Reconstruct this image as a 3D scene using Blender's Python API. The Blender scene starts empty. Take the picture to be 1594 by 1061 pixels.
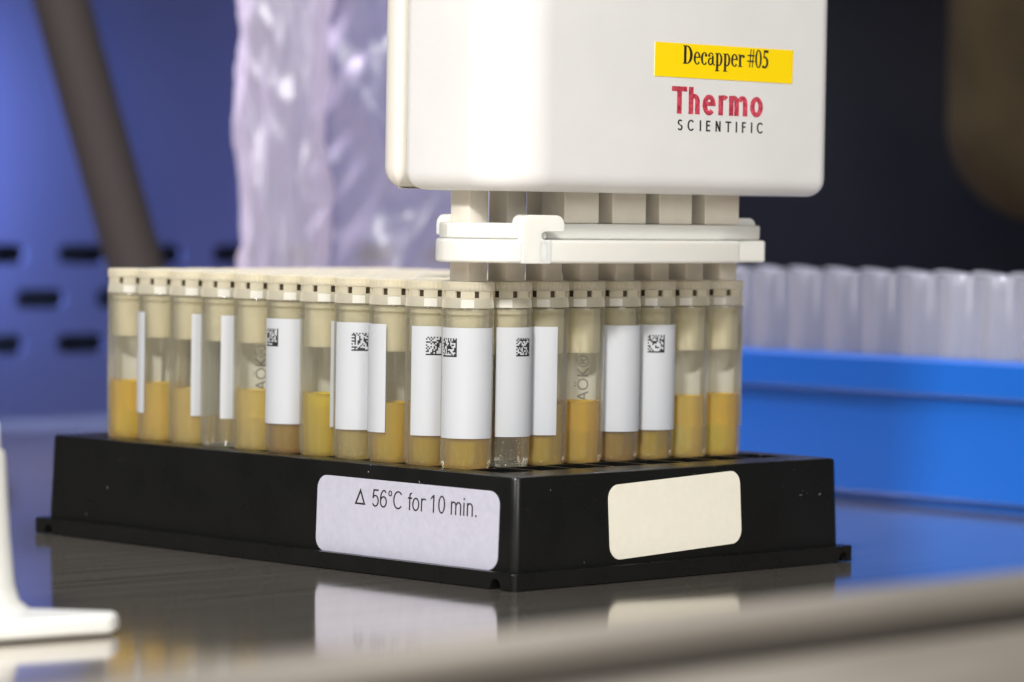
import bpy, bmesh, math, random
from mathutils import Vector, Matrix
random.seed(7)
S = 0.001                                  # everything below is written in millimetres
scene = bpy.context.scene
C = scene.collection
PI = math.pi

# ------------------------------------------------------------------ camera
CAM = Vector((-407.74, -409.36, 62.88))
YAW, PITCH, ROLL = 0.7891, -0.0383, 0.016
fw = Vector((math.cos(PITCH)*math.cos(YAW), math.cos(PITCH)*math.sin(YAW), math.sin(PITCH)))
ri = fw.cross(Vector((0, 0, 1))).normalized(); up = ri.cross(fw)
r2 = math.cos(ROLL)*ri + math.sin(ROLL)*up
u2 = -math.sin(ROLL)*ri + math.cos(ROLL)*up
cd = bpy.data.cameras.new('camera'); cam = bpy.data.objects.new('camera', cd); C.objects.link(cam)
m = Matrix((r2, u2, -fw)).transposed().to_4x4(); m.translation = CAM*S
cam.matrix_world = m
cd.sensor_width = 36; cd.lens = 5571.76/1594*36
cd.clip_start = 0.01; cd.clip_end = 20
cd.dof.use_dof = True; cd.dof.focus_distance = 604*S; cd.dof.aperture_fstop = 18
scene.camera = cam

# ------------------------------------------------------------------ world, lamps, exposure
w = bpy.data.worlds.new('World'); scene.world = w; w.use_nodes = True
bg = w.node_tree.nodes['Background']; bg.inputs[0].default_value = (0.80, 0.76, 0.74, 1); bg.inputs[1].default_value = 0.08
def area(name, pos, target, sx, sy, power, color=(1, 1, 1)):
    d = bpy.data.lights.new(name, 'AREA'); d.shape = 'RECTANGLE'; d.size = sx*S; d.size_y = sy*S
    d.energy = power; d.color = color
    o = bpy.data.objects.new(name, d); C.objects.link(o); o.location = Vector(pos)*S
    o.rotation_euler = (Vector(target)-Vector(pos)).to_track_quat('-Z', 'Y').to_euler()
    return o
KD = Vector((-1.5, -1.0, 1.0)).normalized()
area('key_lamp', Vector((40, 30, 45))+KD*900, (40, 30, 45), 90, 70, 6.6, (1.0, 0.98, 0.95))
area('left_lamp', (-620, 130, 430), (30, 40, 50), 420, 320, 1.1, (1.0, 0.985, 0.97))
area('front_lamp', (-160, -760, 330), (40, 30, 50), 420, 300, 2.3, (1.0, 0.98, 0.95))  # unseen fill added in front to lighten caps, posts and right face
area('top_lamp', (90, 210, 620), (60, 60, 30), 420, 420, 2.5, (0.98, 0.98, 1.0))
v = area('blue_lamp', (128, 380, 80), (235, 400, 62), 30, 90, 0.72, (0.36, 0.50, 1.0)); v.data.spread = math.radians(100)
v = area('violet_lamp', (350, 260, 300), (362, 400, 50), 80, 80, 0.36, (0.42, 0.45, 1.0)); v.data.spread = math.radians(45)
v = area('bag_lamp', (60, 300, 260), (142, 218, 80), 60, 60, 0.17, (0.92, 0.80, 1.0)); v.data.spread = math.radians(70)  # unseen fill added to brighten the plastic bag
scene.view_settings.view_transform = 'Standard'
scene.view_settings.look = 'None'
scene.view_settings.exposure = 0.25
scene.view_settings.gamma = 1.0
scene.render.engine = 'CYCLES'
cy = scene.cycles
cy.max_bounces = 24; cy.transparent_max_bounces = 64; cy.transmission_bounces = 16
cy.glossy_bounces = 6; cy.diffuse_bounces = 4
cy.sample_clamp_indirect = 6
cy.use_denoising = True

# ------------------------------------------------------------------ materials
def newmat(name):
    mt = bpy.data.materials.new(name); mt.use_nodes = True
    nt = mt.node_tree; nt.nodes.clear()
    out = nt.nodes.new('ShaderNodeOutputMaterial')
    return mt, nt, out
def N(nt, typ, **kw):
    n = nt.nodes.new(typ)
    for k, v in kw.items():
        if k in n.inputs: n.inputs[k].default_value = v
        else: setattr(n, k, v)
    return n
def pbr(name, col, rough=0.4, metal=0.0, noise=0.0, nscale=300, bump=0.0, bscale=900, bdist=0.05, sss=0.0, spec=0.5, coat=0.0, rvar=0.0, stretch=None, ramp=None, dust=False):
    mt, nt, out = newmat(name)
    p = N(nt, 'ShaderNodeBsdfPrincipled')
    p.inputs['Base Color'].default_value = (*col, 1); p.inputs['Roughness'].default_value = rough
    p.inputs['Metallic'].default_value = metal; p.inputs['Specular IOR Level'].default_value = spec
    if coat: p.inputs['Coat Weight'].default_value = coat; p.inputs['Coat Roughness'].default_value = 0.08
    if sss:
        p.inputs['Subsurface Weight'].default_value = sss
        p.inputs['Subsurface Radius'].default_value = (1.0, 0.8, 0.6); p.inputs['Subsurface Scale'].default_value = 2.0*S
    tc = N(nt, 'ShaderNodeTexCoord'); mp = N(nt, 'ShaderNodeMapping')
    if stretch: mp.inputs['Scale'].default_value = stretch
    nt.links.new(tc.outputs['Object'], mp.inputs['Vector'])
    if noise or rvar:
        nz = N(nt, 'ShaderNodeTexNoise'); nz.inputs['Scale'].default_value = nscale; nz.inputs['Detail'].default_value = 5
        nt.links.new(mp.outputs[0], nz.inputs['Vector'])
        if noise:
            cr = N(nt, 'ShaderNodeValToRGB')
            cr.color_ramp.elements[0].position = 0.3; cr.color_ramp.elements[1].position = 0.7
            c2 = ramp if ramp else tuple(min(1, c*(1+noise)) for c in col)
            c1 = tuple(c*(1-noise) for c in col)
            cr.color_ramp.elements[0].color = (*c1, 1); cr.color_ramp.elements[1].color = (*c2, 1)
            nt.links.new(nz.outputs['Fac'], cr.inputs['Fac']); nt.links.new(cr.outputs[0], p.inputs['Base Color'])
        if rvar:
            mr = N(nt, 'ShaderNodeMapRange'); mr.inputs['To Min'].default_value = max(0.02, rough-rvar); mr.inputs['To Max'].default_value = rough+rvar
            mr.inputs['From Min'].default_value = 0.3; mr.inputs['From Max'].default_value = 0.7
            nt.links.new(nz.outputs['Fac'], mr.inputs['Value']); nt.links.new(mr.outputs[0], p.inputs['Roughness'])
    if bump:
        nb = N(nt, 'ShaderNodeTexNoise'); nb.inputs['Scale'].default_value = bscale; nb.inputs['Detail'].default_value = 3
        nt.links.new(mp.outputs[0], nb.inputs['Vector'])
        b = N(nt, 'ShaderNodeBump'); b.inputs['Strength'].default_value = bump; b.inputs['Distance'].default_value = bdist*S
        nt.links.new(nb.outputs['Fac'], b.inputs['Height']); nt.links.new(b.outputs[0], p.inputs['Normal'])
    if dust:
        nd = N(nt, 'ShaderNodeTexNoise'); nd.inputs['Scale'].default_value = 1500; nd.inputs['Detail'].default_value = 1
        nt.links.new(tc.outputs['Object'], nd.inputs['Vector'])
        n3 = N(nt, 'ShaderNodeTexNoise'); n3.inputs['Scale'].default_value = 45; nt.links.new(tc.outputs['Object'], n3.inputs['Vector'])
        ad = N(nt, 'ShaderNodeMath', operation='MULTIPLY_ADD'); ad.inputs[1].default_value = 0.35
        nt.links.new(n3.outputs['Fac'], ad.inputs[0]); nt.links.new(nd.outputs['Fac'], ad.inputs[2])
        cr2 = N(nt, 'ShaderNodeValToRGB'); cr2.color_ramp.elements[0].position = 0.985; cr2.color_ramp.elements[1].position = 1.03
        cr2.color_ramp.elements[0].color = (*col, 1); cr2.color_ramp.elements[1].color = (0.25, 0.25, 0.23, 1)
        nt.links.new(ad.outputs[0], cr2.inputs[0]); nt.links.new(cr2.outputs[0], p.inputs['Base Color'])
    nt.links.new(p.outputs[0], out.inputs[0])
    return mt
def milky(name, clear, body, transp, edge=0.35, rough=0.12, trans_share=0.6, gloss=0.10, bump=0.0, bscale=500, stretch=None, refr=0.0):
    """cloudy see-through plastic or liquid: partly straight-through, partly scattering, with a clear-coat shine"""
    mt, nt, out = newmat(name)
    tr = N(nt, 'ShaderNodeBsdfTransparent'); tr.inputs[0].default_value = (*clear, 1)
    tl = N(nt, 'ShaderNodeBsdfTranslucent'); tl.inputs[0].default_value = (*body, 1)
    df = N(nt, 'ShaderNodeBsdfDiffuse'); df.inputs[0].default_value = (*body, 1)
    gl = N(nt, 'ShaderNodeBsdfGlossy'); gl.inputs[0].default_value = (1, 1, 1, 1); gl.inputs['Roughness'].default_value = rough
    mx = N(nt, 'ShaderNodeMixShader'); mx.inputs[0].default_value = trans_share
    nt.links.new(df.outputs[0], mx.inputs[1]); nt.links.new(tl.outputs[0], mx.inputs[2])
    lw = N(nt, 'ShaderNodeLayerWeight'); lw.inputs['Blend'].default_value = 0.35
    mr = N(nt, 'ShaderNodeMapRange'); mr.inputs['To Min'].default_value = 1-transp; mr.inputs['To Max'].default_value = min(1, 1-transp+edge)
    nt.links.new(lw.outputs['Facing'], mr.inputs['Value'])
    fac = mr.outputs[0]
    if refr:
        rf = N(nt, 'ShaderNodeBsdfRefraction'); rf.inputs[0].default_value = (*clear, 1); rf.inputs['IOR'].default_value = 1.33; rf.inputs['Roughness'].default_value = 0.04
        mr_ = N(nt, 'ShaderNodeMixShader'); mr_.inputs[0].default_value = refr
        nt.links.new(tr.outputs[0], mr_.inputs[1]); nt.links.new(rf.outputs[0], mr_.inputs[2]); tr = mr_
    m2 = N(nt, 'ShaderNodeMixShader'); nt.links.new(fac, m2.inputs[0])
    nt.links.new(tr.outputs[0], m2.inputs[1]); nt.links.new(mx.outputs[0], m2.inputs[2])
    fr = N(nt, 'ShaderNodeFresnel'); fr.inputs['IOR'].default_value = 1.45
    mu = N(nt, 'ShaderNodeMath', operation='MULTIPLY'); mu.inputs[1].default_value = gloss*10
    nt.links.new(fr.outputs[0], mu.inputs[0])
    m3 = N(nt, 'ShaderNodeMixShader'); nt.links.new(mu.outputs[0], m3.inputs[0])
    nt.links.new(m2.outputs[0], m3.inputs[1]); nt.links.new(gl.outputs[0], m3.inputs[2])
    if bump:
        tc = N(nt, 'ShaderNodeTexCoord'); mp = N(nt, 'ShaderNodeMapping')
        if stretch: mp.inputs['Scale'].default_value = stretch
        nt.links.new(tc.outputs['Object'], mp.inputs[0])
        nb = N(nt, 'ShaderNodeTexNoise'); nb.inputs['Scale'].default_value = bscale; nb.inputs['Detail'].default_value = 4
        nt.links.new(mp.outputs[0], nb.inputs['Vector'])
        b = N(nt, 'ShaderNodeBump'); b.inputs['Strength'].default_value = bump; b.inputs['Distance'].default_value = 0.08*S
        nt.links.new(nb.outputs['Fac'], b.inputs['Height'])
        for s_ in (gl, df, fr): nt.links.new(b.outputs[0], s_.inputs['Normal'])
    nt.links.new(m3.outputs[0], out.inputs[0])
    return mt

M = {}
M['black'] = pbr('black_plastic', (0.0055, 0.0058, 0.0055), 0.3, spec=0.35, dust=True, bump=0.12, bscale=700, rvar=0.07, nscale=120)
M['housing'] = pbr('white_housing', (0.73, 0.727, 0.72), 0.38, noise=0.025, nscale=70, bump=0.5, bscale=1700, bdist=0.05)
M['shell_grey'] = pbr('warm_white_shell', (0.74, 0.71, 0.65), 0.35, bump=0.3, bscale=1500, bdist=0.03)
M['nylon'] = pbr('natural_nylon', (0.72, 0.67, 0.58), 0.38, sss=0.3, noise=0.04, nscale=200)
M['plate'] = pbr('white_plate', (0.76, 0.755, 0.71), 0.28, sss=0.6)
M['yellow'] = pbr('yellow_tape', (0.95, 0.68, 0.0), 0.42)
M['ink'] = pbr('black_ink', (0.015, 0.014, 0.014), 0.5)
M['greyink'] = pbr('grey_ink', (0.06, 0.08, 0.09), 0.6)
M['red'] = pbr('red_print', (0.52, 0.02, 0.06), 0.5, noise=0.55, nscale=1300, ramp=(0.75, 0.09, 0.14))
M['lilac'] = pbr('lilac_paper', (0.47, 0.47, 0.56), 0.6, noise=0.05, nscale=900, bump=0.15, bscale=1800)
M['cream'] = pbr('cream_paper', (0.76, 0.735, 0.63), 0.6, noise=0.02, nscale=700, bump=0.1, bscale=1500)
M['tube'] = milky('tube_plastic', (0.995, 0.985, 0.94), (0.97, 0.92, 0.72), 0.90, edge=0.20, rough=0.05, trans_share=0.3, gloss=0.07, bump=0.35, bscale=260, stretch=(1, 1, 0.12))
M['plug'] = milky('plug_plastic', (0.99, 0.97, 0.90), (0.97, 0.92, 0.72), 0.62, trans_share=0.3, edge=0.3)
M['cap'] = milky('cap_plastic', (0.985, 0.96, 0.88), (0.95, 0.90, 0.74), 0.50, trans_share=0.3, edge=0.3, rough=0.4, gloss=0.05)
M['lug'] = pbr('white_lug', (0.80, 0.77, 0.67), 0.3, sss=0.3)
M['insert'] = pbr('dark_insert', (0.035, 0.024, 0.012), 0.5)
M['frost'] = pbr('frost', (0.85, 0.85, 0.82), 0.2)
def label_mat():
    mt, nt, out = newmat('white_label')
    df = N(nt, 'ShaderNodeBsdfDiffuse'); df.inputs[0].default_value = (0.655, 0.68, 0.72, 1)
    tl = N(nt, 'ShaderNodeBsdfTranslucent'); tl.inputs[0].default_value = (0.70, 0.71, 0.73, 1)
    gl = N(nt, 'ShaderNodeBsdfGlossy'); gl.inputs['Roughness'].default_value = 0.35
    mx = N(nt, 'ShaderNodeMixShader'); mx.inputs[0].default_value = 0.25
    nt.links.new(df.outputs[0], mx.inputs[1]); nt.links.new(tl.outputs[0], mx.inputs[2])
    m2 = N(nt, 'ShaderNodeMixShader'); m2.inputs[0].default_value = 0.05
    nt.links.new(mx.outputs[0], m2.inputs[1]); nt.links.new(gl.outputs[0], m2.inputs[2])
    nt.links.new(m2.outputs[0], out.inputs[0]); return mt
M['label'] = label_mat()
LIQ = {'amber': ((0.98, 0.80, 0.08), (0.93, 0.68, 0.0)), 'gold': ((1.0, 0.84, 0.02), (1.0, 0.74, 0.0)),
       'olive': ((0.97, 0.86, 0.02), (0.92, 0.74, 0.0)), 'pale': ((0.98, 0.90, 0.48), (0.97, 0.78, 0.26)),
       'brown': ((0.93, 0.66, 0.02), (0.72, 0.45, 0.0)), 'orange': ((0.99, 0.86, 0.30), (0.99, 0.76, 0.12))}
for k, (a, b) in LIQ.items(): M['liq_'+k] = milky('liquid_'+k, a, b, 0.70, edge=0.0, refr=0.4, trans_share=0.35, rough=0.05, gloss=0.04)
M['blue'] = pbr('blue_plastic', (0.0, 0.10, 0.46), 0.42, bump=0.1, bscale=400)
M['cleartube'] = milky('clear_tube_plastic', (0.93, 0.93, 0.98), (0.84, 0.86, 0.92), 0.62, edge=0.6)
M['wall'] = pbr('wall_steel', (0.02, 0.022, 0.048), 0.5, noise=0.08, nscale=14)
M['dark'] = pbr('dark_side', (0.004, 0.003, 0.002), 0.6, spec=0.05, noise=0.5, nscale=12)
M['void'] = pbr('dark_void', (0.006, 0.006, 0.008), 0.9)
M['brown'] = pbr('brown_hose', (0.030, 0.023, 0.02), 0.8)
M['tan'] = pbr('tan_panel', (0.042, 0.031, 0.015), 0.8, spec=0.1, noise=0.35, nscale=25)
M['gasket'] = pbr('dark_gasket', (0.03, 0.025, 0.02), 0.5)
M['white'] = pbr('white_plastic', (0.68, 0.68, 0.65), 0.35, sss=0.2)
def steel(name, col, rough, stretch, dull=0.2):
    mt, nt, out = newmat(name)
    p = N(nt, 'ShaderNodeBsdfPrincipled'); p.inputs['Metallic'].default_value = 1.0
    tc = N(nt, 'ShaderNodeTexCoord'); mp = N(nt, 'ShaderNodeMapping'); mp.inputs['Scale'].default_value = stretch
    nt.links.new(tc.outputs['Object'], mp.inputs[0])
    nz = N(nt, 'ShaderNodeTexNoise'); nz.inputs['Scale'].default_value = 60; nz.inputs['Detail'].default_value = 6
    nt.links.new(mp.outputs[0], nz.inputs['Vector'])
    cr = N(nt, 'ShaderNodeValToRGB'); cr.color_ramp.elements[0].position = 0.3; cr.color_ramp.elements[1].position = 0.72
    cr.color_ramp.elements[0].color = (*[c*0.78 for c in col], 1); cr.color_ramp.elements[1].color = (*[c*1.12 for c in col], 1)
    nt.links.new(nz.outputs['Fac'], cr.inputs[0]); nt.links.new(cr.outputs[0], p.inputs['Base Color'])
    mr = N(nt, 'ShaderNodeMapRange'); mr.inputs['To Min'].default_value = rough*0.7; mr.inputs['To Max'].default_value = rough*1.5
    nt.links.new(nz.outputs['Fac'], mr.inputs['Value']); nt.links.new(mr.outputs[0], p.inputs['Roughness'])
    n2 = N(nt, 'ShaderNodeTexNoise'); n2.inputs['Scale'].default_value = 160; n2.inputs['Detail'].default_value = 4
    nt.links.new(mp.outputs[0], n2.inputs['Vector'])
    b = N(nt, 'ShaderNodeBump'); b.inputs['Strength'].default_value = 0.12; b.inputs['Distance'].default_value = 0.02*S
    nt.links.new(n2.outputs['Fac'], b.inputs['Height']); nt.links.new(b.outputs[0], p.inputs['Normal'])
    df = N(nt, 'ShaderNodeBsdfDiffuse'); nt.links.new(cr.outputs[0], df.inputs[0])
    mx = N(nt, 'ShaderNodeMixShader'); mx.inputs[0].default_value = dull
    nt.links.new(p.outputs[0], mx.inputs[1]); nt.links.new(df.outputs[0], mx.inputs[2])
    nt.links.new(mx.outputs[0], out.inputs[0]); return mt
M['steel'] = steel('brushed_steel', (0.66, 0.60, 0.53), 0.085, (0.25, 6, 1), 0.06)
M['railsteel'] = steel('rail_steel', (0.37, 0.335, 0.285), 0.33, (0.3, 4, 4), 0.3)
def bag_mat():
    mt, nt, out = newmat('clear_film')
    tr = N(nt, 'ShaderNodeBsdfTransparent'); tr.inputs[0].default_value = (0.95, 0.94, 0.99, 1)
    tl = N(nt, 'ShaderNodeBsdfTranslucent'); tl.inputs[0].default_value = (0.76, 0.72, 0.80, 1)
    df = N(nt, 'ShaderNodeBsdfDiffuse'); df.inputs[0].default_value = (0.76, 0.72, 0.80, 1)
    gl = N(nt, 'ShaderNodeBsdfGlossy'); gl.inputs['Roughness'].default_value = 0.36
    mx = N(nt, 'ShaderNodeMixShader'); mx.inputs[0].default_value = 0.5
    nt.links.new(df.outputs[0], mx.inputs[1]); nt.links.new(tl.outputs[0], mx.inputs[2])
    lw = N(nt, 'ShaderNodeLayerWeight'); lw.inputs['Blend'].default_value = 0.5
    mr = N(nt, 'ShaderNodeMapRange'); mr.inputs['To Min'].default_value = 0.34; mr.inputs['To Max'].default_value = 0.85
    nt.links.new(lw.outputs['Facing'], mr.inputs['Value'])
    m2 = N(nt, 'ShaderNodeMixShader'); nt.links.new(mr.outputs[0], m2.inputs[0])
    nt.links.new(tr.outputs[0], m2.inputs[1]); nt.links.new(mx.outputs[0], m2.inputs[2])
    m3 = N(nt, 'ShaderNodeMixShader'); m3.inputs[0].default_value = 0.09
    nt.links.new(m2.outputs[0], m3.inputs[1]); nt.links.new(gl.outputs[0], m3.inputs[2])
    nt.links.new(m3.outputs[0], out.inputs[0]); return mt
M['film'] = bag_mat()

# ------------------------------------------------------------------ mesh helpers
class MB:
    def __init__(s): s.v = []; s.f = []; s.mi = []; s.k = 0
    def add(s, verts, faces):
        o = len(s.v); s.v += [tuple(p) for p in verts]
        for f in faces: s.f.append([i+o for i in f]); s.mi.append(s.k)
    def box(s, x0, x1, y0, y1, z0, z1):
        s.add([(x0,y0,z0),(x1,y0,z0),(x1,y1,z0),(x0,y1,z0),(x0,y0,z1),(x1,y0,z1),(x1,y1,z1),(x0,y1,z1)],
              [(0,3,2,1),(4,5,6,7),(0,1,5,4),(1,2,6,5),(2,3,7,6),(3,0,4,7)])
    def loft(s, rings, cap0=True, cap1=True, closed=True):
        n = len(rings[0]); o = len(s.v); vs = [p for r in rings for p in r]; fs = []
        for k in range(len(rings)-1):
            for i in range(n if closed else n-1):
                j = (i+1) % n
                fs.append((k*n+i, k*n+j, (k+1)*n+j, (k+1)*n+i))
        if cap0: fs.append(tuple(reversed(range(n))))
        if cap1: fs.append(tuple((len(rings)-1)*n+i for i in range(n)))
        s.add(vs, fs)
    def prism(s, poly, z0, z1): s.loft([[(x, y, z0) for x, y in poly], [(x, y, z1) for x, y in poly]])
    def lathe(s, prof, seg=40, cx=0, cy=0, closed=False):
        rings = [[(cx+r*math.cos(2*PI*i/seg), cy+r*math.sin(2*PI*i/seg), z) for i in range(seg)] for r, z in prof]
        if closed: rings.append(rings[0])
        s.loft(rings, cap0=not closed and prof[0][0] > 1e-6, cap1=not closed and prof[-1][0] > 1e-6)
    def mesh(s, name, mats, smooth=None):
        me = bpy.data.meshes.new(name)
        me.from_pydata([(x*S, y*S, z*S) for x, y, z in s.v], [], s.f)
        for mt in (mats if isinstance(mats, (list, tuple)) else [mats]): me.materials.append(mt)
        for p, k in zip(me.polygons, s.mi): p.material_index = k
        bm = bmesh.new(); bm.from_mesh(me); bmesh.ops.remove_doubles(bm, verts=bm.verts, dist=1e-8)
        bmesh.ops.recalc_face_normals(bm, faces=bm.faces); bm.to_mesh(me); bm.free()
        if smooth is not None: me.polygons.foreach_set('use_smooth', [True]*len(me.polygons)); me.set_sharp_from_angle(angle=math.radians(smooth))
        return me
    def build(s, name, mats, parent=None, smooth=30, bevel=0, seg=2, loc=None):
        me = s.mesh(name, mats, smooth)
        o = link(name, me, parent)
        if bevel:
            b = o.modifiers.new('bevel', 'BEVEL'); b.width = bevel*S; b.segments = seg; b.limit_method = 'ANGLE'; b.angle_limit = math.radians(40)
            b.harden_normals = True
        return o
def link(name, me, parent=None):
    o = bpy.data.objects.new(name, me); C.objects.link(o)
    if parent is not None: o.parent = parent
    return o
def empty(name, loc=(0, 0, 0)):
    o = bpy.data.objects.new(name, None); C.objects.link(o); o.location = Vector(loc)*S; o.empty_display_size = 0.005; return o
def tag(o, label, cat, group=None):
    o['label'] = label; o['category'] = cat
    if group: o['group'] = group
    return o
def struct(o): o['kind'] = 'structure'; return o
def rrect(x0, x1, y0, y1, r, n=8):
    """rounded rectangle; r = one radius or four (x0y0, x1y0, x1y1, x0y1)"""
    rs = r if isinstance(r, (list, tuple)) else (r,)*4
    pts = []
    for (cx, cy, a, q) in ((x0, y0, PI, rs[0]), (x1, y0, 1.5*PI, rs[1]), (x1, y1, 0, rs[2]), (x0, y1, 0.5*PI, rs[3])):
        sx = cx+q if cx == x0 else cx-q; sy = cy+q if cy == y0 else cy-q
        for i in range(n+1):
            t = a+0.5*PI*i/n; pts.append((sx+q*math.cos(t), sy+q*math.sin(t)))
    return pts
def plane_map(me, origin, e1, e2, e3):
    """send a mesh drawn in mm-x, mm-y, mm-z on a page to a face in space"""
    o, a, b, c = map(Vector, (origin, e1, e2, e3))
    for v in me.vertices: v.co = (o + a*v.co.x/S + b*v.co.y/S + c*v.co.z/S)*S
    me.update()
def text_mesh(txt, x0, x1, y0, y1, mat, ext=0.03, bold=0.0, space=1.0, z=0.0, name='lettering'):
    """letters of the built-in font fitted to the box x0..x1, y0..y1 (mm on the page)"""
    cu = bpy.data.curves.new(name, 'FONT'); cu.body = txt; cu.size = 1; cu.offset = bold; cu.space_character = space; cu.extrude = 0.02
    cu.resolution_u = 4
    o = bpy.data.objects.new(name, cu); C.objects.link(o)
    bpy.context.view_layer.update()
    me = bpy.data.meshes.new_from_object(o.evaluated_get(bpy.context.evaluated_depsgraph_get()))
    bpy.data.objects.remove(o); bpy.data.curves.remove(cu)
    xs = [v.co.x for v in me.vertices]; ys = [v.co.y for v in me.vertices]
    sx = (x1-x0)/(max(xs)-min(xs)); sy = (y1-y0)/(max(ys)-min(ys))
    for v in me.vertices:
        v.co = Vector(((x0+(v.co.x-min(xs))*sx)*S, (y0+(v.co.y-min(ys))*sy)*S, (z+(ext if v.co.z > 0 else 0.0))*S))
    me.materials.clear(); me.materials.append(mat); me.name = name
    return me

# sans letters drawn from rings and slabs (1 = cap height); wt = stroke weight, nw = width factor
def sans_text(txt, x0, x1, y0, y1, wt, z0, ext, space=0.0, capheight_only=True):
    q = MB(); lay = [0]
    def slab(poly):
        lay[0] += 1; q.prism(poly, z0, z0+ext+0.0008*(lay[0] % 9))
    def rect(a, b_, c, d): slab([(a, c), (b_, c), (b_, d), (a, d)])
    def ring(cx, cy_, rx, ry, a0=0, a1=360, n=30, w1=None):
        w_ = w1 or wt; a0, a1 = math.radians(a0), math.radians(a1); ts = [a0+(a1-a0)*k/n for k in range(n+1)]
        lay[0] += 1; z = z0+ext+0.0008*(lay[0] % 9)
        o_ = [(cx+rx*math.cos(t), cy_+ry*math.sin(t)) for t in ts]; i_ = [(cx+(rx-w_)*math.cos(t), cy_+(ry-w_*0.92)*math.sin(t)) for t in ts]
        for k in range(n): q.prism([o_[k], o_[k+1], i_[k+1], i_[k]], z0, z)
    h = 0.74
    def g(ch, x):
        if ch == '5':
            rect(x+.1, x+.5, 1-wt, 1.0); slab([(x+.04, .46), (x+.04+wt, .46), (x+.11+wt, 1.0), (x+.1, 1.0)]); ring(x+.27, .335, .27, .345, -150, 140); return .62
        if ch == '6': ring(x+.28, .32, .27, .335); ring(x+.30, .5, .29, .51, 48, 190); return .63
        if ch == '0': ring(x+.27, .5, .26, .51); return .62
        if ch == '1': rect(x+.22, x+.22+wt, 0, 1); slab([(x+.04, .72), (x+.04, .72+wt*1.1), (x+.22, 1.0), (x+.22+wt*.6, .92)]); return .6
        if ch == '°': ring(x+.16, .84, .15, .17, w1=wt*.8); return .38
        if ch == 'C': ring(x+.40, .5, .38, .52, 42, 318); return .84
        if ch == 'f': rect(x+.1, x+.1+wt, 0, .86); ring(x+.27, .82, .17, .19, 75, 180); rect(x, x+.31, h-wt, h); return .34
        if ch == 'o': ring(x+.27, .365, .27, .385); return .62
        if ch == 'e': ring(x+.27, .365, .27, .385, 0, 318); rect(x+wt*.7, x+.535, .33, .33+wt*.8); return .61
        if ch == 'r': rect(x+.04, x+.04+wt, 0, h); ring(x+.27, h-.27, .24, .285, 48, 180); return .43
        if ch == 'n': rect(x+.04, x+.04+wt, 0, h); ring(x+.26, h-.27, .235, .285, 0, 165); rect(x+.495-wt, x+.495, 0, h-.25); return .6
        if ch == 'h': rect(x+.04, x+.04+wt, 0, 1); ring(x+.26, h-.27, .235, .285, 0, 165); rect(x+.495-wt, x+.495, 0, h-.25); return .6
        if ch == 'm':
            rect(x+.04, x+.04+wt, 0, h)
            for d in (0, .36): ring(x+.24+d, h-.25, .215, .265, 0, 165); rect(x+.455+d-wt, x+.455+d, 0, h-.22)
            return .92
        if ch == 'i': rect(x+.04, x+.04+wt, 0, h); rect(x+.04, x+.04+wt, 1-wt*1.2, 1); return .26
        if ch == '.': rect(x+.07, x+.07+wt*1.15, 0, wt*1.2); return .3
        if ch == 'T': rect(x, x+.62, 1-wt*.95, 1); rect(x+.31-wt/2, x+.31+wt/2, 0, 1); return .64
        if ch == 'S': ring(x+.27, .74, .25, .27, 30, 262); ring(x+.27, .275, .27, .285, -155, 82); return .62
        if ch == 'I': rect(x+.06, x+.06+wt, 0, 1); return .27
        if ch == 'E': rect(x+.05, x+.05+wt, 0, 1); rect(x+.05, x+.5, 0, wt*.95); rect(x+.05, x+.5, 1-wt*.95, 1); rect(x+.05, x+.46, .48, .48+wt*.95); return .6
        if ch == 'F': rect(x+.05, x+.05+wt, 0, 1); rect(x+.05, x+.48, 1-wt*.95, 1); rect(x+.05, x+.44, .46, .46+wt*.95); return .56
        if ch == 'N':
            rect(x+.05, x+.05+wt, 0, 1); rect(x+.6-wt, x+.6, 0, 1); slab([(x+.05, 1), (x+.05+wt*1.1, 1), (x+.6, 0), (x+.6-wt*1.1, 0)]); return .7
        return .3
    X = 0
    for ch in txt: X += g(ch, X)+space
    xs = [v[0] for v in q.v]; a, b_ = min(xs), max(xs); s_ = (x1-x0)/(b_-a)
    q.v = [(x0+(x-a)*s_, y0+y*(y1-y0), z) for x, y, z in q.v]
    return q

# ------------------------------------------------------------------ the setting
b = MB(); b.box(-420, 408, -158, 402, -2, 0)
struct(b.build('table', M['steel']))
# back wall with slots: a grid of plates around rounded openings
def slot_wall():
    cu = bpy.data.curves.new('back_wall', 'CURVE'); cu.dimensions = '2D'; cu.fill_mode = 'BOTH'; cu.extrude = 0.6*S
    def spline(pts):
        s_ = cu.splines.new('POLY'); s_.points.add(len(pts)-1); s_.use_cyclic_u = True
        for p, q in zip(s_.points, pts): p.co = (q[0]*S, q[1]*S, 0, 1)
    spline([(-60, 0), (410, 0), (410, 330), (-60, 330)])
    for row, (z, x0) in enumerate(((46.6, 194.5), (34.0, 208.5), (21.2, 194.5))):
        for k in range(-8, 7):
            x = x0+28.6*k
            if -50 < x < 395: spline(rrect(x-8.6, x+8.6, z-2.8, z+2.8, 2.5, 5))
    o = bpy.data.objects.new('tmp', cu); C.objects.link(o); bpy.context.view_layer.update()
    me = bpy.data.meshes.new_from_object(o.evaluated_get(bpy.context.evaluated_depsgraph_get()))
    bpy.data.objects.remove(o)
    plane_map(me, (0, 401, 0), (1, 0, 0), (0, 0, 1), (0, -1, 0))
    me.materials.clear(); me.materials.append(M['wall'])
    return link('back_wall', me)
struct(slot_wall())
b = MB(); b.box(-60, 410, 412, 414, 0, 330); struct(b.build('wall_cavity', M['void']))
b = MB(); b.box(410, 413, -120, 414, 0, 330); struct(b.build('side_wall', M['dark']))
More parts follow.
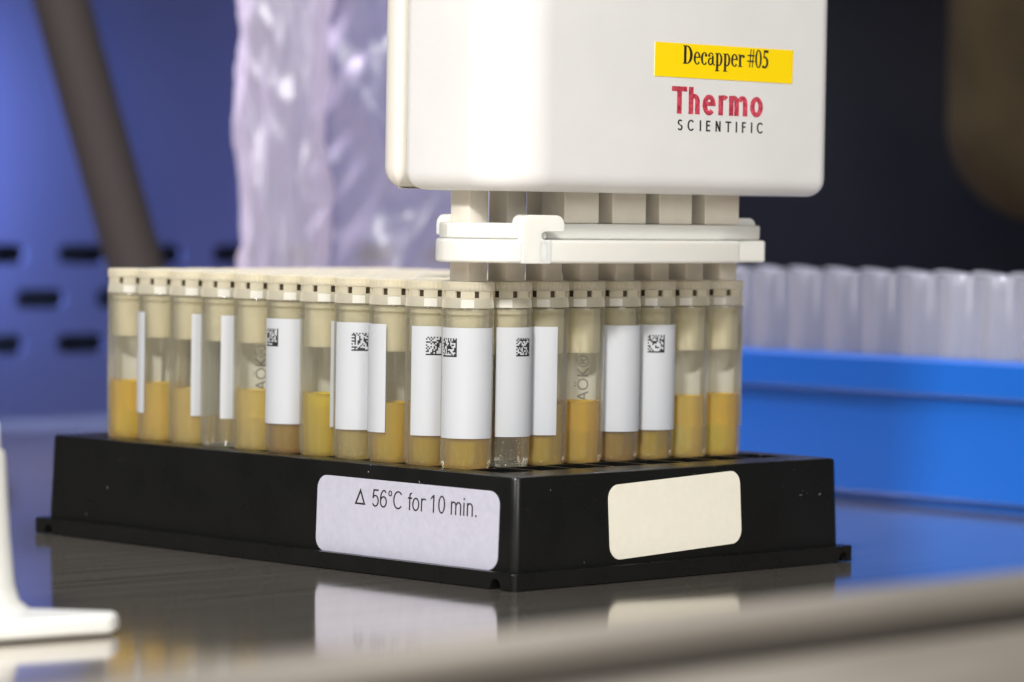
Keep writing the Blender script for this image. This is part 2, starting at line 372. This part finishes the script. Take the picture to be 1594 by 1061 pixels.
# front sill of the cabinet, out of focus
sill = empty('front_sill', (0, -162, 0)); sill.rotation_euler.z = 0.055; tag(sill, 'blurred brushed steel sill running across the near edge of the table', 'sill')
def along(prof, x0, x1):
    q = MB(); q.loft([[(x0, y, z) for y, z in prof], [(x1, y, z) for y, z in prof]]); return q
arc = [(-166+6*math.cos(t), 16+6*math.sin(t)) for t in [PI*0.02*i for i in range(0, 26)]]
b = along([(-158, 0), (-158.4, 20.4), (-160.5, 22), (-169.5, 22.2), (-171.6, 21.6), (-172, 20.8), (-172, 0)], -520, 330)
o = b.build('top_strip', M['railsteel'], sill, smooth=50); o.location.y = 165*S
b = along([(-172.2, 0), (-172.2, 20.4), (-172.8, 20.4), (-173.4, 18.6), (-173.4, 0)], -520, 330)
o = b.build('gasket', M['gasket'], sill); o.location.y = 165*S
b = along([(-173.6, 0), (-173.6, 18.3), (-176, 18.6), (-330, 13), (-330, 0)], -520, 330)
o = b.build('front_plate', M['railsteel'], sill, bevel=0.4); o.location.y = 165*S

# brown tube standing in for a slanting shadow band on the wall
def tube_path(pts, r, seg=14):
    q = MB(); rings = []
    for i, p in enumerate(pts):
        p = Vector(p); d = (Vector(pts[min(i+1, len(pts)-1)])-Vector(pts[max(i-1, 0)])).normalized()
        a = d.cross(Vector((0, 1, 0.1))).normalized(); c = d.cross(a)
        rings.append([p+a*r*math.cos(2*PI*k/seg)+c*r*math.sin(2*PI*k/seg) for k in range(seg)])
    q.loft(rings); return q
b = tube_path([(151, 339, 170), (155.3, 333.1, 138), (159, 328.1, 113.3), (164.9, 320.4, 80.5), (171.1, 312.5, 47.6), (174.6, 307.9, 27.9), (177, 304, 4.5)], 7.4)
tag(b.build('hanging_hose', M['brown'], smooth=60), 'blurred brown hose hanging slantwise in front of the blue back wall', 'hose')
# dull tan panel at the right, against the dark side
b = MB(); b.box(352, 407, 80, 206, 60, 220)
tag(b.build('tan_panel', M['tan'], bevel=27, seg=8), 'blurred tan panel on the dark side wall at the top right', 'panel')

# ------------------------------------------------------------------ plastic bag hanging behind the rack
from mathutils import noise as mn
def bag():
    q = MB(); L2 = Vector((0.7097, -0.7045, 0)); D2 = Vector((0.7045, 0.7097, 0)); base = Vector((139.6, 218.5, 0))
    nz, na = 110, 96; rings = []
    for k in range(nz+1):
        z = 1.0+k*(165.0/nz); ring = []
        half = 11.3 - 1.6*math.exp(-((z-30)/26)**2) + 0.5*math.sin(z*0.06)
        for i in range(na):
            t = 2*PI*i/na
            f1 = mn.noise(Vector((math.cos(t)*1.6+3, math.sin(t)*1.6, z*0.034)))
            f2 = mn.noise(Vector((math.cos(t)*3.8, math.sin(t)*3.8+9, z*0.06+t*0.3)))
            f3 = abs(mn.noise(Vector((math.cos(t)*2.4+z*0.05, math.sin(t)*2.4-4, z*0.055))))
            rr = 1+0.20*f1+0.16*f2-0.34*f3
            p = base + L2*(half*rr*math.cos(t)*(1.0)) + D2*(7.5*rr*math.sin(t)); p.z = z
            ring.append(p)
        rings.append(ring)
    q.loft(rings, cap0=False, cap1=False)
    nx = 70; rings = []
    for k in range(nz+1):
        z = 1.0+k*(165.0/nz); ring = []
        for i in range(nx+1):
            u = i/nx; l = 5+u*52
            d = 9+3.5*math.sin(u*9+z*0.02)+7*mn.noise(Vector((u*4+z*0.04, z*0.035, 1.7)))+3.0*mn.noise(Vector((u*9-z*0.09, z*0.07, 8.0)))
            p = base+L2*l+D2*d; p.z = z; ring.append(p)
        rings.append(ring)
    q.loft(rings, cap0=False, cap1=False, closed=False)
    return q
tag(bag().build('plastic_bag', M['film'], smooth=180), 'crumpled see-through plastic bag hanging behind the tube rack', 'plastic bag')

# ------------------------------------------------------------------ blue rack of clear tubes
br = empty('blue_rack', (215, 60, 0)); tag(br, 'blurred bright blue rack standing behind the black rack at right', 'rack')
def off(o): o.location = (-215*S, -60*S, 0); return o
b = MB(); b.loft([[(x, y, z) for x, y in rrect(190+i, 250-i, -30+i, 150-i, 3)] for z, i in ((0, 2.2), (1.6, 2.2), (1.7, 0.3), (2.2, 0), (23.2, 0.8))])
off(b.build('base', M['blue'], br))
b = MB(); b.loft([[(x, y, z) for x, y in rrect(188.6+i, 251.4-i, -31.4+i, 151.4-i, 3)] for z, i in ((23.4, 0.6), (24.2, 0), (30.8, 0.3), (31.6, 1.2))])
off(b.build('rim', M['blue'], br))
tm = MB(); tm.lathe([(4.9, 0), (4.95, 16.6), (4.7, 17.3), (2.2, 17.5), (1.8, 17.9), (0, 18.0)], 24)
clear_me = tm.mesh('clear_tube', M['cleartube'], 40)
for r_ in range(3):
    for k in range(13):
        y = 138-10.6*k
        if y < 10: continue
        o = link('clear_tube', clear_me); o.location = Vector((197.5+10.6*r_, y+0.6*r_, 31.7))*S
        tag(o, 'blurred clear round topped tube standing in the bright blue rack', 'tube', 'clear tubes in the blue rack')

# ------------------------------------------------------------------ white stand at the left edge
st = empty('white_stand', (-100, 4, 0)); tag(st, 'blurred white plastic stand with flat pointed foot at left edge', 'stand')
foot = [(-84.5, -3.2), (-85.3, -5.0), (-88, -7.0), (-108, -4.2), (-122, 4), (-124, 22), (-108, 23), (-94, 9.5)]
b = MB(); b.prism(foot, 0.3, 3.2); o = b.build('foot', M['white'], st, bevel=1.0, seg=3); o.location = (100*S, -4*S, 0)
b = MB(); b.lathe([(8.2, 3.1), (6.4, 4.6), (5.7, 7), (5.0, 14), (4.2, 25.4), (4.0, 26.2), (3.5, 26.4), (3.3, 30), (2.8, 31)], 40, -100.2, 9.6)
o = b.build('post', M['white'], st, smooth=35); o.location = (100*S, -4*S, 0)

# ------------------------------------------------------------------ black tube rack
rack = empty('tube_rack', (64, 43, 0))
RK = Vector((64, 43, 0))
tag(rack, 'black plastic rack on the steel table holding rows of amber tubes', 'rack')
LX, LY, H, HF = 85.48, 127.76, 18.42, 2.88
def roff(o): o.location = tuple(-c*S for c in RK); return o
def rack_body():
    q = MB(); r = 1.3
    # outer walls, bottom to top
    lv = [(HF, 1.83), (H-0.5, 2.29), (H-0.15, 2.40), (H, 2.75)]
    rings = [[(x, y, z) for x, y in rrect(i, LX-i, i, LY-i, r, 5)] for z, i in lv]
    q.loft(rings, cap0=False, cap1=False)
    hx = 4.0
    # top plate: frame between outer outline and hole block, then the ribs and the sunken holes
    X = [2.9]; Y = [2.9]
    for j in range(8): X += [11.24+9*j-hx, 11.24+9*j+hx]
    for i in range(12): Y += [14.38+9*i-hx, 14.38+9*i+hx]
    X.append(LX-2.9); Y.append(LY-2.9)
    for a in range(len(X)-1):
        for c in range(len(Y)-1):
            x0, x1, y0, y1 = X[a], X[a+1], Y[c], Y[c+1]
            if a % 2 and c % 2:
                z = 4.5
                q.add([(x0,y0,H),(x1,y0,H),(x1,y1,H),(x0,y1,H),(x0,y0,z),(x1,y0,z),(x1,y1,z),(x0,y1,z)],
                      [(0,1,5,4),(1,2,6,5),(2,3,7,6),(3,0,4,7),(4,5,6,7)])
            else: q.add([(x0,y0,H),(x1,y0,H),(x1,y1,H),(x0,y1,H)], [(0,1,2,3)])
    # thin closing frame from the rounded outline to the inner rectangle
    outer = rrect(2.75, LX-2.75, 2.75, LY-2.75, r, 5)
    inner = []
    for x, y in outer:
        inner.append((min(max(x, 2.9), LX-2.9), min(max(y, 2.9), LY-2.9)))
    n = len(outer)
    q.add([(x, y, H) for x, y in outer]+[(x, y, H) for x, y in inner], [(i, (i+1) % n, n+(i+1) % n, n+i) for i in range(n)])
    return q
roff(rack_body().build('body', M['black'], rack, smooth=35))
def skirt():
    q = MB(); T = 2.2
    def wall(length, notches):      # side outline (s, z) with little arches at the foot
        pts = [(0, 0.15)]
        for c in notches:
            pts += [(c-1.25, 0.15)]+[(c-1.25*math.cos(t), 0.15+1.7*math.sin(t)) for t in [PI*k/10 for k in range(1, 10)]]+[(c+1.25, 0.15)]
        pts += [(length, 0.15), (length, HF-0.25), (length-0.2, HF), (0.2, HF), (0, HF-0.25)]
        return pts
    for x0, x1 in ((0, T), (LX-T, LX)):
        w_ = wall(LY-1.6, (3.6, LY-5.2)); q.loft([[(x0, 0.8+s_, z) for s_, z in w_], [(x1, 0.8+s_, z) for s_, z in w_]])
    for y0, y1 in ((0, T), (LY-T, LY)):
        w_ = wall(LX-1.6, (LX-3.6,)); q.loft([[(0.8+s_, y0, z) for s_, z in w_], [(0.8+s_, y1, z) for s_, z in w_]])
    for cx, cy_ in ((0.8, 0.8), (LX-0.8, 0.8), (LX-0.8, LY-0.8), (0.8, LY-0.8)):
        q.lathe([(0.78, 0.1), (0.8, HF-0.2), (0.6, HF-0.05)], 20, cx, cy_)
    q.box(2.3, LX-2.3, 2.3, LY-2.3, HF-0.3, HF+0.05)
    return q
roff(skirt().build('base_flange', M['black'], rack, smooth=30))
def inset(z): return 1.83+(z-HF)/(H-HF)*0.47
sl = Vector((0.47/(H-HF), 0, 1)).normalized()
E1 = (0, -1, 0); E2 = (sl.x, 0, sl.z); E3 = Vector(E1).cross(Vector(E2))
z0 = 2.85
b = MB(); b.prism(rrect(0, 44.6, 0, 13.0, 2.3), 0.0, 0.14)
me = b.mesh('sticker', M['lilac'], 30); ORG = (inset(z0)-0.02, 50.35, z0); plane_map(me, ORG, E1, E2, E3)
stk = roff(link('sticker', me, rack)); stk['label'] = 'lilac sticker with a heating instruction'
q = MB(); tri = ((9.6, 8.55), (12.35, 8.55), (11.0, 11.35)); inn = ((10.15, 8.85), (11.8, 8.85), (11.0, 10.55))
for k in range(3):
    a, c = k, (k+1) % 3
    q.add([(*tri[a], 0.17), (*tri[c], 0.17), (*inn[c], 0.17), (*inn[a], 0.17)], [(0, 1, 2, 3)])
me = q.mesh('triangle_mark', M['ink']); plane_map(me, ORG, E1, E2, E3); link('triangle_mark', me, stk)
me = sans_text('56°C for 10 min.', 14.0, 39.4, 8.45, 11.4, 0.095, 0.14, 0.02).mesh('lettering', M['ink']); plane_map(me, ORG, E1, E2, E3); link('lettering', me, stk)
sl2 = (0, 0.47/(H-HF), 1); n2 = math.hypot(sl2[1], 1); E2b = (0, sl2[1]/n2, 1/n2)
b = MB(); b.prism(rrect(0, 33.0, 0, 12.6, 2.4), 0.0, 0.14)
me = b.mesh('sticker', M['cream'], 30); a_ = math.radians(2.2)
e1 = Vector((1, 0, 0)); e2 = Vector(E2b); f1 = e1*math.cos(a_)+e2*math.sin(a_); f2 = -e1*math.sin(a_)+e2*math.cos(a_)
plane_map(me, (24.3, inset(3.6)-0.03, 3.55), f1, f2, f1.cross(f2)); s2 = roff(link('sticker', me, rack)); s2['label'] = 'blank cream sticker'

# ------------------------------------------------------------------ sample tubes
ZB = 6.0
def zs(prof): return [(r, z-ZB) for r, z in prof]
def tube_shell():
    q = MB()
    q.lathe(zs([(0.0, 6.0), (3.3, 6.0), (3.75, 6.6), (3.8, 18.0), (4.05, 18.5), (4.25, 19.0), (4.32, 19.8), (4.38, 30), (4.42, 44.2)]), 44)
    q.lathe(zs([(4.47, 44.25), (4.49, 44.5), (4.49, 44.95), (4.42, 45.2), (3.7, 45.25)]), 44)
    return q.mesh('tube_body', M['tube'], 40)
def cap_mesh():
    q = MB()
    q.lathe(zs([(3.75, 45.3), (4.40, 45.3), (4.27, 46.9), (4.2, 47.0)]), 44)
    # window band: eight posts between dark slots
    for k in range(8):
        a0 = 2*PI*k/8+PI/8+math.radians(6.5); a1 = 2*PI*(k+1)/8+PI/8-math.radians(6.5)
        pts = [(math.cos(a0+(a1-a0)*t/6), math.sin(a0+(a1-a0)*t/6)) for t in range(7)]
        poly = [(4.27*c, 4.27*s_) for c, s_ in pts]+[(3.8*c, 3.8*s_) for c, s_ in reversed(pts)]
        q.prism(poly, 46.95-ZB, 48.15-ZB)
    # knurled rim
    n = 40; rings = []
    for r, z in ((4.25, 48.1), (4.40, 48.25), (4.40, 49.5), (4.25, 49.7)):
        rings.append([((r+(0.05 if i % 2 else -0.07))*math.cos(PI*i/n), (r+(0.05 if i % 2 else -0.07))*math.sin(PI*i/n), z-ZB) for i in range(2*n)])
    q.loft(rings, cap0=True, cap1=False)
    q.lathe(zs([(4.25, 49.7), (3.3, 49.75), (3.2, 48.6), (0, 48.6)]), 40)
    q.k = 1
    for k in range(4):  # pale raised blocks standing in for the highlight on the cap shoulder
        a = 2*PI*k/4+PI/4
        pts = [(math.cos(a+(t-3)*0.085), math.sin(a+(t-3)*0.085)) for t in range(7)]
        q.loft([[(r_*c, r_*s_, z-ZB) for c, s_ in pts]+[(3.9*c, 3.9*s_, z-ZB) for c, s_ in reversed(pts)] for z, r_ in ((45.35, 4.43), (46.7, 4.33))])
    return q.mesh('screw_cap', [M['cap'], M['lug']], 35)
def slot_shade_mesh():
    q = MB(); q.lathe(zs([(3.62, 46.9), (3.62, 48.2)]), 32); return q.mesh('cap_core', M['insert'], 40)  # dark brown cylinder added so the cap slots show painted shade
def plug_mesh():
    q = MB(); q.lathe(zs([(3.66, 45.0), (3.66, 37.6), (3.5, 37.3), (2.9, 37.3), (2.9, 45.0)]), 36, closed=True); return q.mesh('cap_plug', M['plug'], 40)
LM = {}
def liquid_mesh(col, lev):
    key = (col, lev)
    if key not in LM:
        q = MB(); q.lathe(zs([(0, 6.7), (3.2, 6.8), (3.62, 7.4), (3.66, 19), (3.70, lev-0.1), (3.72, lev+0.3), (3.45, lev-0.05), (2.6, lev-0.3), (0, lev-0.42)]), 36)
        LM[key] = q.mesh('liquid', M['liq_'+col], 40)
    return LM[key]
def label_mesh():
    q = MB(); n = 28; h = math.radians(67); R0, R1 = 4.45, 4.52
    pts = [-h+2*h*k/n for k in range(n+1)]
    poly = [(R1*math.cos(t), R1*math.sin(t)) for t in pts]+[(R0*math.cos(t), R0*math.sin(t)) for t in reversed(pts)]
    q.prism(poly, 23.45-ZB, 42.0-ZB); return q.mesh('paper_label', M['label'], 40)
def code_mesh(seed, a):
    """a square speckled mark wrapped on the label; a = angle of its middle (degrees, + = to the right seen from outside)"""
    rnd = random.Random(seed); q = MB(); n = 12; cell = 0.262; R0 = 4.535
    for c in range(n):
        for r_ in range(n):
            on = r_ == 0 or c == n-1 or (r_ == n-1 and c % 2 == 1) or (c == 0 and r_ % 2 == 0) or (0 < r_ < n-1 and 0 < c < n-1 and rnd.random() < 0.47)
            if not on: continue
            t0 = math.radians(a)+(c-n/2)*cell/R0; t1 = t0+cell/R0; z = 37.1-ZB+r_*cell
            q.add([(R0*math.cos(t0), R0*math.sin(t0), z), (R0*math.cos(t1), R0*math.sin(t1), z), (R0*math.cos(t1), R0*math.sin(t1), z+cell), (R0*math.cos(t0), R0*math.sin(t0), z+cell)], [(0, 1, 2, 3)])
    return q.mesh('speckled_code', M['ink'])
def back_text_mesh():
    """upright grey print on the label, read through the tube from behind"""
    me = text_mesh('AÖK®', 28.5-ZB, 36.6-ZB, -1.25, 1.25, M['greyink'], ext=0.0, z=0)
    for v in me.vertices:
        s_, y = v.co.x/S, v.co.y/S
        t = y/4.4; v.co = Vector((4.43*math.cos(t), 4.43*math.sin(t), s_))*S
    me.name = 'faded_print'; return me
SH, CP, IN, PL, LB, TX = tube_shell(), cap_mesh(), slot_shade_mesh(), plug_mesh(), label_mesh(), back_text_mesh()
CODES = {}
CAMAZ = math.degrees(math.atan2(-0.7097, -0.7045))   # the side of a tube that faces the front corner
def make_tube(i, j, liq, lev, phi, code=None, text=False):
    t = empty('sample_tube', (11.24+9*j, 14.38+9*i, ZB))
    link('tube_body', SH, t)
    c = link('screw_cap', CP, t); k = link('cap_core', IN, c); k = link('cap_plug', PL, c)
    if liq: link('liquid', liquid_mesh(liq, lev), t)
    if phi is not None:
        lb = link('paper_label', LB, t); lb.rotation_euler.z = math.radians(CAMAZ+phi)
        if code is not None:
            key = (i*13+j, code); link('speckled_code', code_mesh(*key), lb)
        if text: link('faded_print', TX, lb)
    return t
def frost_mesh(n, seed, tall):
    rnd = random.Random(seed); q = MB()
    for k in range(n):
        t = math.radians(CAMAZ)+rnd.gauss(0, 0.75); z = 18.8+abs(rnd.gauss(0, tall)) if k < 0.8*n else rnd.uniform(19, 23); r_ = 3.78; s_ = rnd.uniform(0.03, 0.11)
        c = Vector((r_*math.cos(t), r_*math.sin(t), z-ZB))
        ps = [c+Vector((rnd.uniform(-1, 1), rnd.uniform(-1, 1), rnd.uniform(-1, 1))).normalized()*s_ for _ in range(4)]
        q.add(ps, [(0, 1, 2), (0, 2, 3), (0, 3, 1), (1, 3, 2)])
    return q.mesh('frost', M['frost'])
G = 'capped sample tubes in the black rack'
# outer tubes: (i, j, liquid, level, label angle seen from the front, code angle on the label, print, words)
OUT = [
 (1, 0, 'amber', 28.6, 0, -42, False, 'corner tube nearest the viewer, full white label with a code at its left edge'),
 (2, 0, 'amber', 28.4, 23, -12, False, 'white labelled tube just left of the nearest corner tube, code on its right'),
 (3, 0, 'gold', 28.2, -84, None, False, 'golden tube left of the code tube beside the corner, narrow white label at left'),
 (4, 0, 'pale', 26.0, 8, -3, False, 'tube with white label and centred code above pale liquid, fourth from the near corner'),
 (5, 0, 'olive', 28.9, 84, None, True, 'olive yellow tube with only a thin white label edge at its right side'),
 (6, 0, 'brown', 24.4, -4, -42, False, 'brown bottomed tube with white label and code at its left edge'),
 (7, 0, 'pale', 28.6, 178, None, True, 'pale tan tube with faded print showing through, left of the brown bottomed tube'),
 (8, 0, None, 0, 62, None, False, 'empty clear tube with white label strip at right, in the left row'),
 (9, 0, 'pale', 28.0, 68, None, False, 'cloudy pale tube with white strip at right, left of the empty one'),
 (10, 0, 'orange', 28.6, -107, None, False, 'light orange tube second from the far left end with thin white strip at its left'),
 (11, 0, 'gold', 28.6, 160, None, False, 'golden tube at the far left end of the rack'),
 (1, 1, None, 0, 47, -3, False, 'frosted empty tube with coded white label, just right of the nearest corner tube'),
 (1, 2, 'amber', 28.4, -33, None, False, 'amber tube with plain white label on its left half, third in the right row'),
 (1, 3, 'amber', 28.6, 172, None, True, 'unlabelled looking amber tube with faded upright print, middle of the right row'),
 (1, 4, 'brown', 24.6, 10, None, False, 'tube with plain white label over dark brown liquid in the right row'),
 (1, 5, 'amber', 24.2, 16, -3, False, 'tube with centred code on white label, third from the right end'),
 (1, 6, 'orange', 28.8, 180, None, False, 'light orange tube second from the right end, no label in front'),
 (1, 7, 'gold', 28.9, 165, None, False, 'bright yellow tube at the right end of the row'),
]
for i, j, liq, lev, phi, code, text, words in OUT:
    t = tag(make_tube(i, j, liq, lev, phi, code, text), words, 'tube', G)
    if (i, j) == (1, 1): link('frost', frost_mesh(220, 11, 1.1), t)
    elif (i, j) in ((1, 0), (2, 0), (4, 0), (3, 0), (1, 5), (1, 2), (8, 0)): link('bubbles', frost_mesh(34, 20*i+j, 0.45), t)
rnd = random.Random(3)
kinds = list(LIQ)
for i in range(2, 12):
    for j in range(1, 8):
        liq = rnd.choice(kinds+[None]); lev = rnd.choice((26.5, 28.3, 29.0))
        t = make_tube(i, j, liq, lev, (rnd.uniform(-100, 100) if rnd.random() < 0.7 else rnd.uniform(-180, 180)))
        tag(t, 'screw capped tube in the inner rows of the black rack, hidden up to its cap', 'tube', G)

# ------------------------------------------------------------------ decapper
dec = empty('decapper', (43, 23.4, 49.8)); DK = Vector((43, 23.4, 49.8))
tag(dec, 'white handheld eight post decapper standing on the tube caps', 'decapper')
def doff(o, parent_at_origin=False): o.location = tuple(-c*S for c in DK); return o
def rounded_block(x0, x1, y0, y1, zb, zt, rs, fil):
    q = MB(); rings = []
    for k in range(7):
        t = PI/2*k/6; ins = fil*(1-math.sin(t)); z = zb+fil*(1-math.cos(t))
        rings.append([(x, y, z) for x, y in rrect(x0+ins, x1-ins, y0+ins, y1-ins, [max(0.3, r-ins) for r in rs], 12)])
    rings.append([(x, y, zt) for x, y in rrect(x0, x1, y0, y1, rs, 12)])
    q.loft(rings); return q
doff(rounded_block(2.8, 85.0, 6.0, 31.3, 65.0, 190, [10.5, 4.0, 1.6, 2.2], 3.2).build('front_cover', M['housing'], dec, smooth=50))
doff(rounded_block(2.8, 84.9, 31.9, 37.4, 65.2, 190, [1.6, 1.6, 3.4, 3.4], 3.6).build('back_shell', M['shell_grey'], dec, smooth=50))
doff(rounded_block(5.0, 81.8, 30.8, 32.4, 66.5, 189, [0.4, 0.4, 0.4, 0.4], 2.5).build('seam', M['shell_grey'], dec, smooth=50))
FX, FZ = (1, 0, 0), (0, 0, 1)
def on_face(me, name, parent): plane_map(me, (0, 6.0, 0), FX, FZ, (0, -1, 0)); return link(name, me, parent)
b = MB(); b.prism([(37.55, 84.95), (73.15, 84.85), (73.3, 90.75), (37.6, 90.75)], 0.0, 0.12)
me = b.mesh('yellow_tape', M['yellow']); tape = doff(on_face(me, 'yellow_tape', dec))
# bold serif letters drawn as rings and slabs (page units: 1 = cap height)
def serif_text():
    q = MB(); lay = [0]
    def slab(poly):
        lay[0] += 1; q.prism([(x, y) for x, y in poly], 0.12, 0.14+0.0008*lay[0])
    def rect(x0, x1, y0, y1): slab([(x0, y0), (x1, y0), (x1, y1), (x0, y1)])
    def ring(cx, cy_, rx, ry, wx, wy, a0=0, a1=360, n=26):
        a0, a1 = math.radians(a0), math.radians(a1); ts = [a0+(a1-a0)*k/n for k in range(n+1)]
        lay[0] += 1; z = 0.14+0.0008*lay[0]
        o_ = [(cx+rx*math.cos(t), cy_+ry*math.sin(t)) for t in ts]; i_ = [(cx+(rx-wx)*math.cos(t), cy_+(ry-wy)*math.sin(t)) for t in ts]
        for k in range(n): q.prism([o_[k], o_[k+1], i_[k+1], i_[k]], 0.12, z)
    X = [0.0]
    def put(fn, adv): fn(X[0]); X[0] += adv
    def D(x):
        rect(x+.06, x+.24, 0, 1); rect(x, x+.3, 0, .055); rect(x, x+.3, .945, 1)
        ring(x+.26, .5, .42, .5, .19, .06, -90, 90)
    def e(x):
        ring(x+.25, .34, .25, .355, .14, .06, 20, 322); rect(x+.1, x+.46, .36, .42); ring(x+.25, .36, .245, .335, .12, .05, 0, 60)
    def c(x):
        ring(x+.25, .34, .25, .355, .15, .06, 45, 322); ring(x+.37, .53, .085, .09, .083, .088)
    def a(x):
        ring(x+.22, .48, .2, .215, .07, .06, 20, 165); rect(x+.29, x+.43, .06, .52); ring(x+.19, .2, .19, .21, .12, .07, 60, 330); ring(x+.1, .52, .08, .08, .078, .078); ring(x+.46, .1, .1, .1, .06, .06, 180, 330)
    def p(x):
        rect(x+.07, x+.22, -.29, .66); rect(x, x+.3, -.31, -.26); rect(x, x+.16, .63, .68); ring(x+.27, .34, .25, .355, .14, .06, -140, 140)
    def r(x):
        rect(x+.07, x+.22, .02, .66); rect(x, x+.31, 0, .05); rect(x, x+.16, .63, .68); ring(x+.3, .47, .15, .21, .07, .09, 35, 160); ring(x+.4, .58, .085, .085, .083, .083)
    def hash_(x):
        for dx in (.12, .32): slab([(x+dx, 0), (x+dx+.06, 0), (x+dx+.16, 1), (x+dx+.1, 1)])
        rect(x, x+.52, .62, .69); rect(x-.02, x+.5, .31, .38)
    def zero(x): ring(x+.25, .5, .245, .51, .13, .06)
    def five(x):
        rect(x+.12, x+.46, .86, 1.0); slab([(x+.1, .55), (x+.16, .55), (x+.2, 1.0), (x+.13, 1.0)]); ring(x+.17, .33, .29, .34, .15, .1, -125, 108); ring(x+.08, .08, .08, .08, .078, .078)
    for fn, adv in ((D, .76), (e, .52), (c, .5), (a, .54), (p, .58), (p, .58), (e, .52), (r, .70), (hash_, .56), (zero, .53), (five, .5)): put(fn, adv)
    xmin, xmax = 0.0, max(v[0] for v in q.v)
    sx = (66.6-44.55)/(xmax-xmin); sz = 3.15
    q.v = [(44.55+x*sx, 87.3+y*sz, z) for x, y, z in q.v]
    return q
me = serif_text().mesh('lettering', M['ink']); on_face(me, 'lettering', tape)
me = sans_text('Thermo', 42.0, 65.5, 78.75, 83.4, 0.19, -0.01, 0.05, space=0.01).mesh('red_lettering', M['red']); doff(on_face(me, 'red_lettering', dec))
me = sans_text('SCIENTIFIC', 43.6, 65.6, 75.9, 77.75, 0.15, -0.01, 0.05, space=0.42).mesh('small_lettering', M['ink']); doff(on_face(me, 'small_lettering', dec))
# eight gripper posts, one over each tube of the near row
for j in range(8):
    x = 11.24+9*j; y = 23.38
    b = MB()
    b.loft([[(px, py, z) for px, py in rrect(x-2.28, x+2.28, y-2.28, y+2.28, 0.25, 2)] for z in (49.8, 66)])
    doff(b.build('gripper_post', M['nylon'], dec))
for k in range(4):
    x0 = 25.4+11.8*k; b = MB(); b.box(x0, x0+8.4+(0.6 if k == 3 else 0), 14.8, 20.4, 59.75, 66)
    doff(b.build('guide_block', M['nylon'], dec, bevel=0.25))
front = [(3.4, 21.0), (3.7, 18.0), (5.0, 15.0), (7.6, 12.3), (10.6, 10.6), (15, 9.3), (20, 8.4), (30, 7.8), (41, 7.8), (52, 8.6), (60, 9.5), (65.2, 10.3), (65.6, 15.4), (77.6, 15.4), (79.4, 17), (80.2, 20)]
back = [(79.6, 24), (77, 27), (73, 28.4), (13, 28.4), (9.0, 28.0), (6.0, 26.0), (4.2, 23.8)]
b = MB(); b.prism(front+back, 53.05, 57.0)
doff(b.build('lower_plate', M['plate'], dec, smooth=25, bevel=0.55, seg=3))
uh = [(3.9, 21.0), (4.3, 18.2), (5.6, 15.6), (8.2, 12.9), (11.0, 11.4), (15, 10.3), (16.4, 10.0), (17.0, 14.4), (66, 14.4), (76.6, 16), (78.6, 17.6), (79.5, 20)]
ub = [(79, 23.8), (76.6, 26.6), (72.8, 27.9), (13, 27.9), (9.2, 27.4), (6.4, 25.6), (4.7, 23.6)]
b = MB(); b.prism(uh+ub, 57.03, 59.7)
upl = doff(b.build('upper_plate', M['plate'], dec, smooth=25, bevel=0.4, seg=3))
def hook(x0, x1, xs, y0, y1, zb, zu, zt, slant=0.0):
    q = MB(); r = 1.6; g = (zu-57.0)/2
    pts = [(x0, zb), (xs+1.6, zb), (xs+1.6, 57.0)]
    pts += [(xs+0.5-0.8*math.sin(PI*k/6), 57.0+g-g*math.cos(PI*k/6)) for k in range(7)]
    pts += [(x1-0.2, zu), (x1, zu+0.3)]
    pts += [(x1-r+r*math.cos(t), zt-r+r*math.sin(t)) for t in [PI/2*k/6 for k in range(7)]]
    pts += [(x0+r+r*math.cos(t), zt-r+r*math.sin(t)) for t in [PI/2+PI/2*k/6 for k in range(7)]]
    q.loft([[(x, y0-slant*(x-x0), z) for x, z in pts], [(x, y1, z) for x, z in pts]]); return q
hook(10.9, 19.0, 14.9, 10.3, 13.0, 53.0, 58.3, 61.1, 0.235).build('hook', M['plate'], upl, bevel=0.2)
hook(66.8, 76.4, 68.6, 16.6, 20.0, 57.5, 58.6, 61.0).build('hook', M['plate'], upl, bevel=0.25)
hook(7.2, 11.4, 9.0, 25.4, 27.3, 57.5, 58.2, 61.0).build('hook', M['plate'], upl, bevel=0.25)
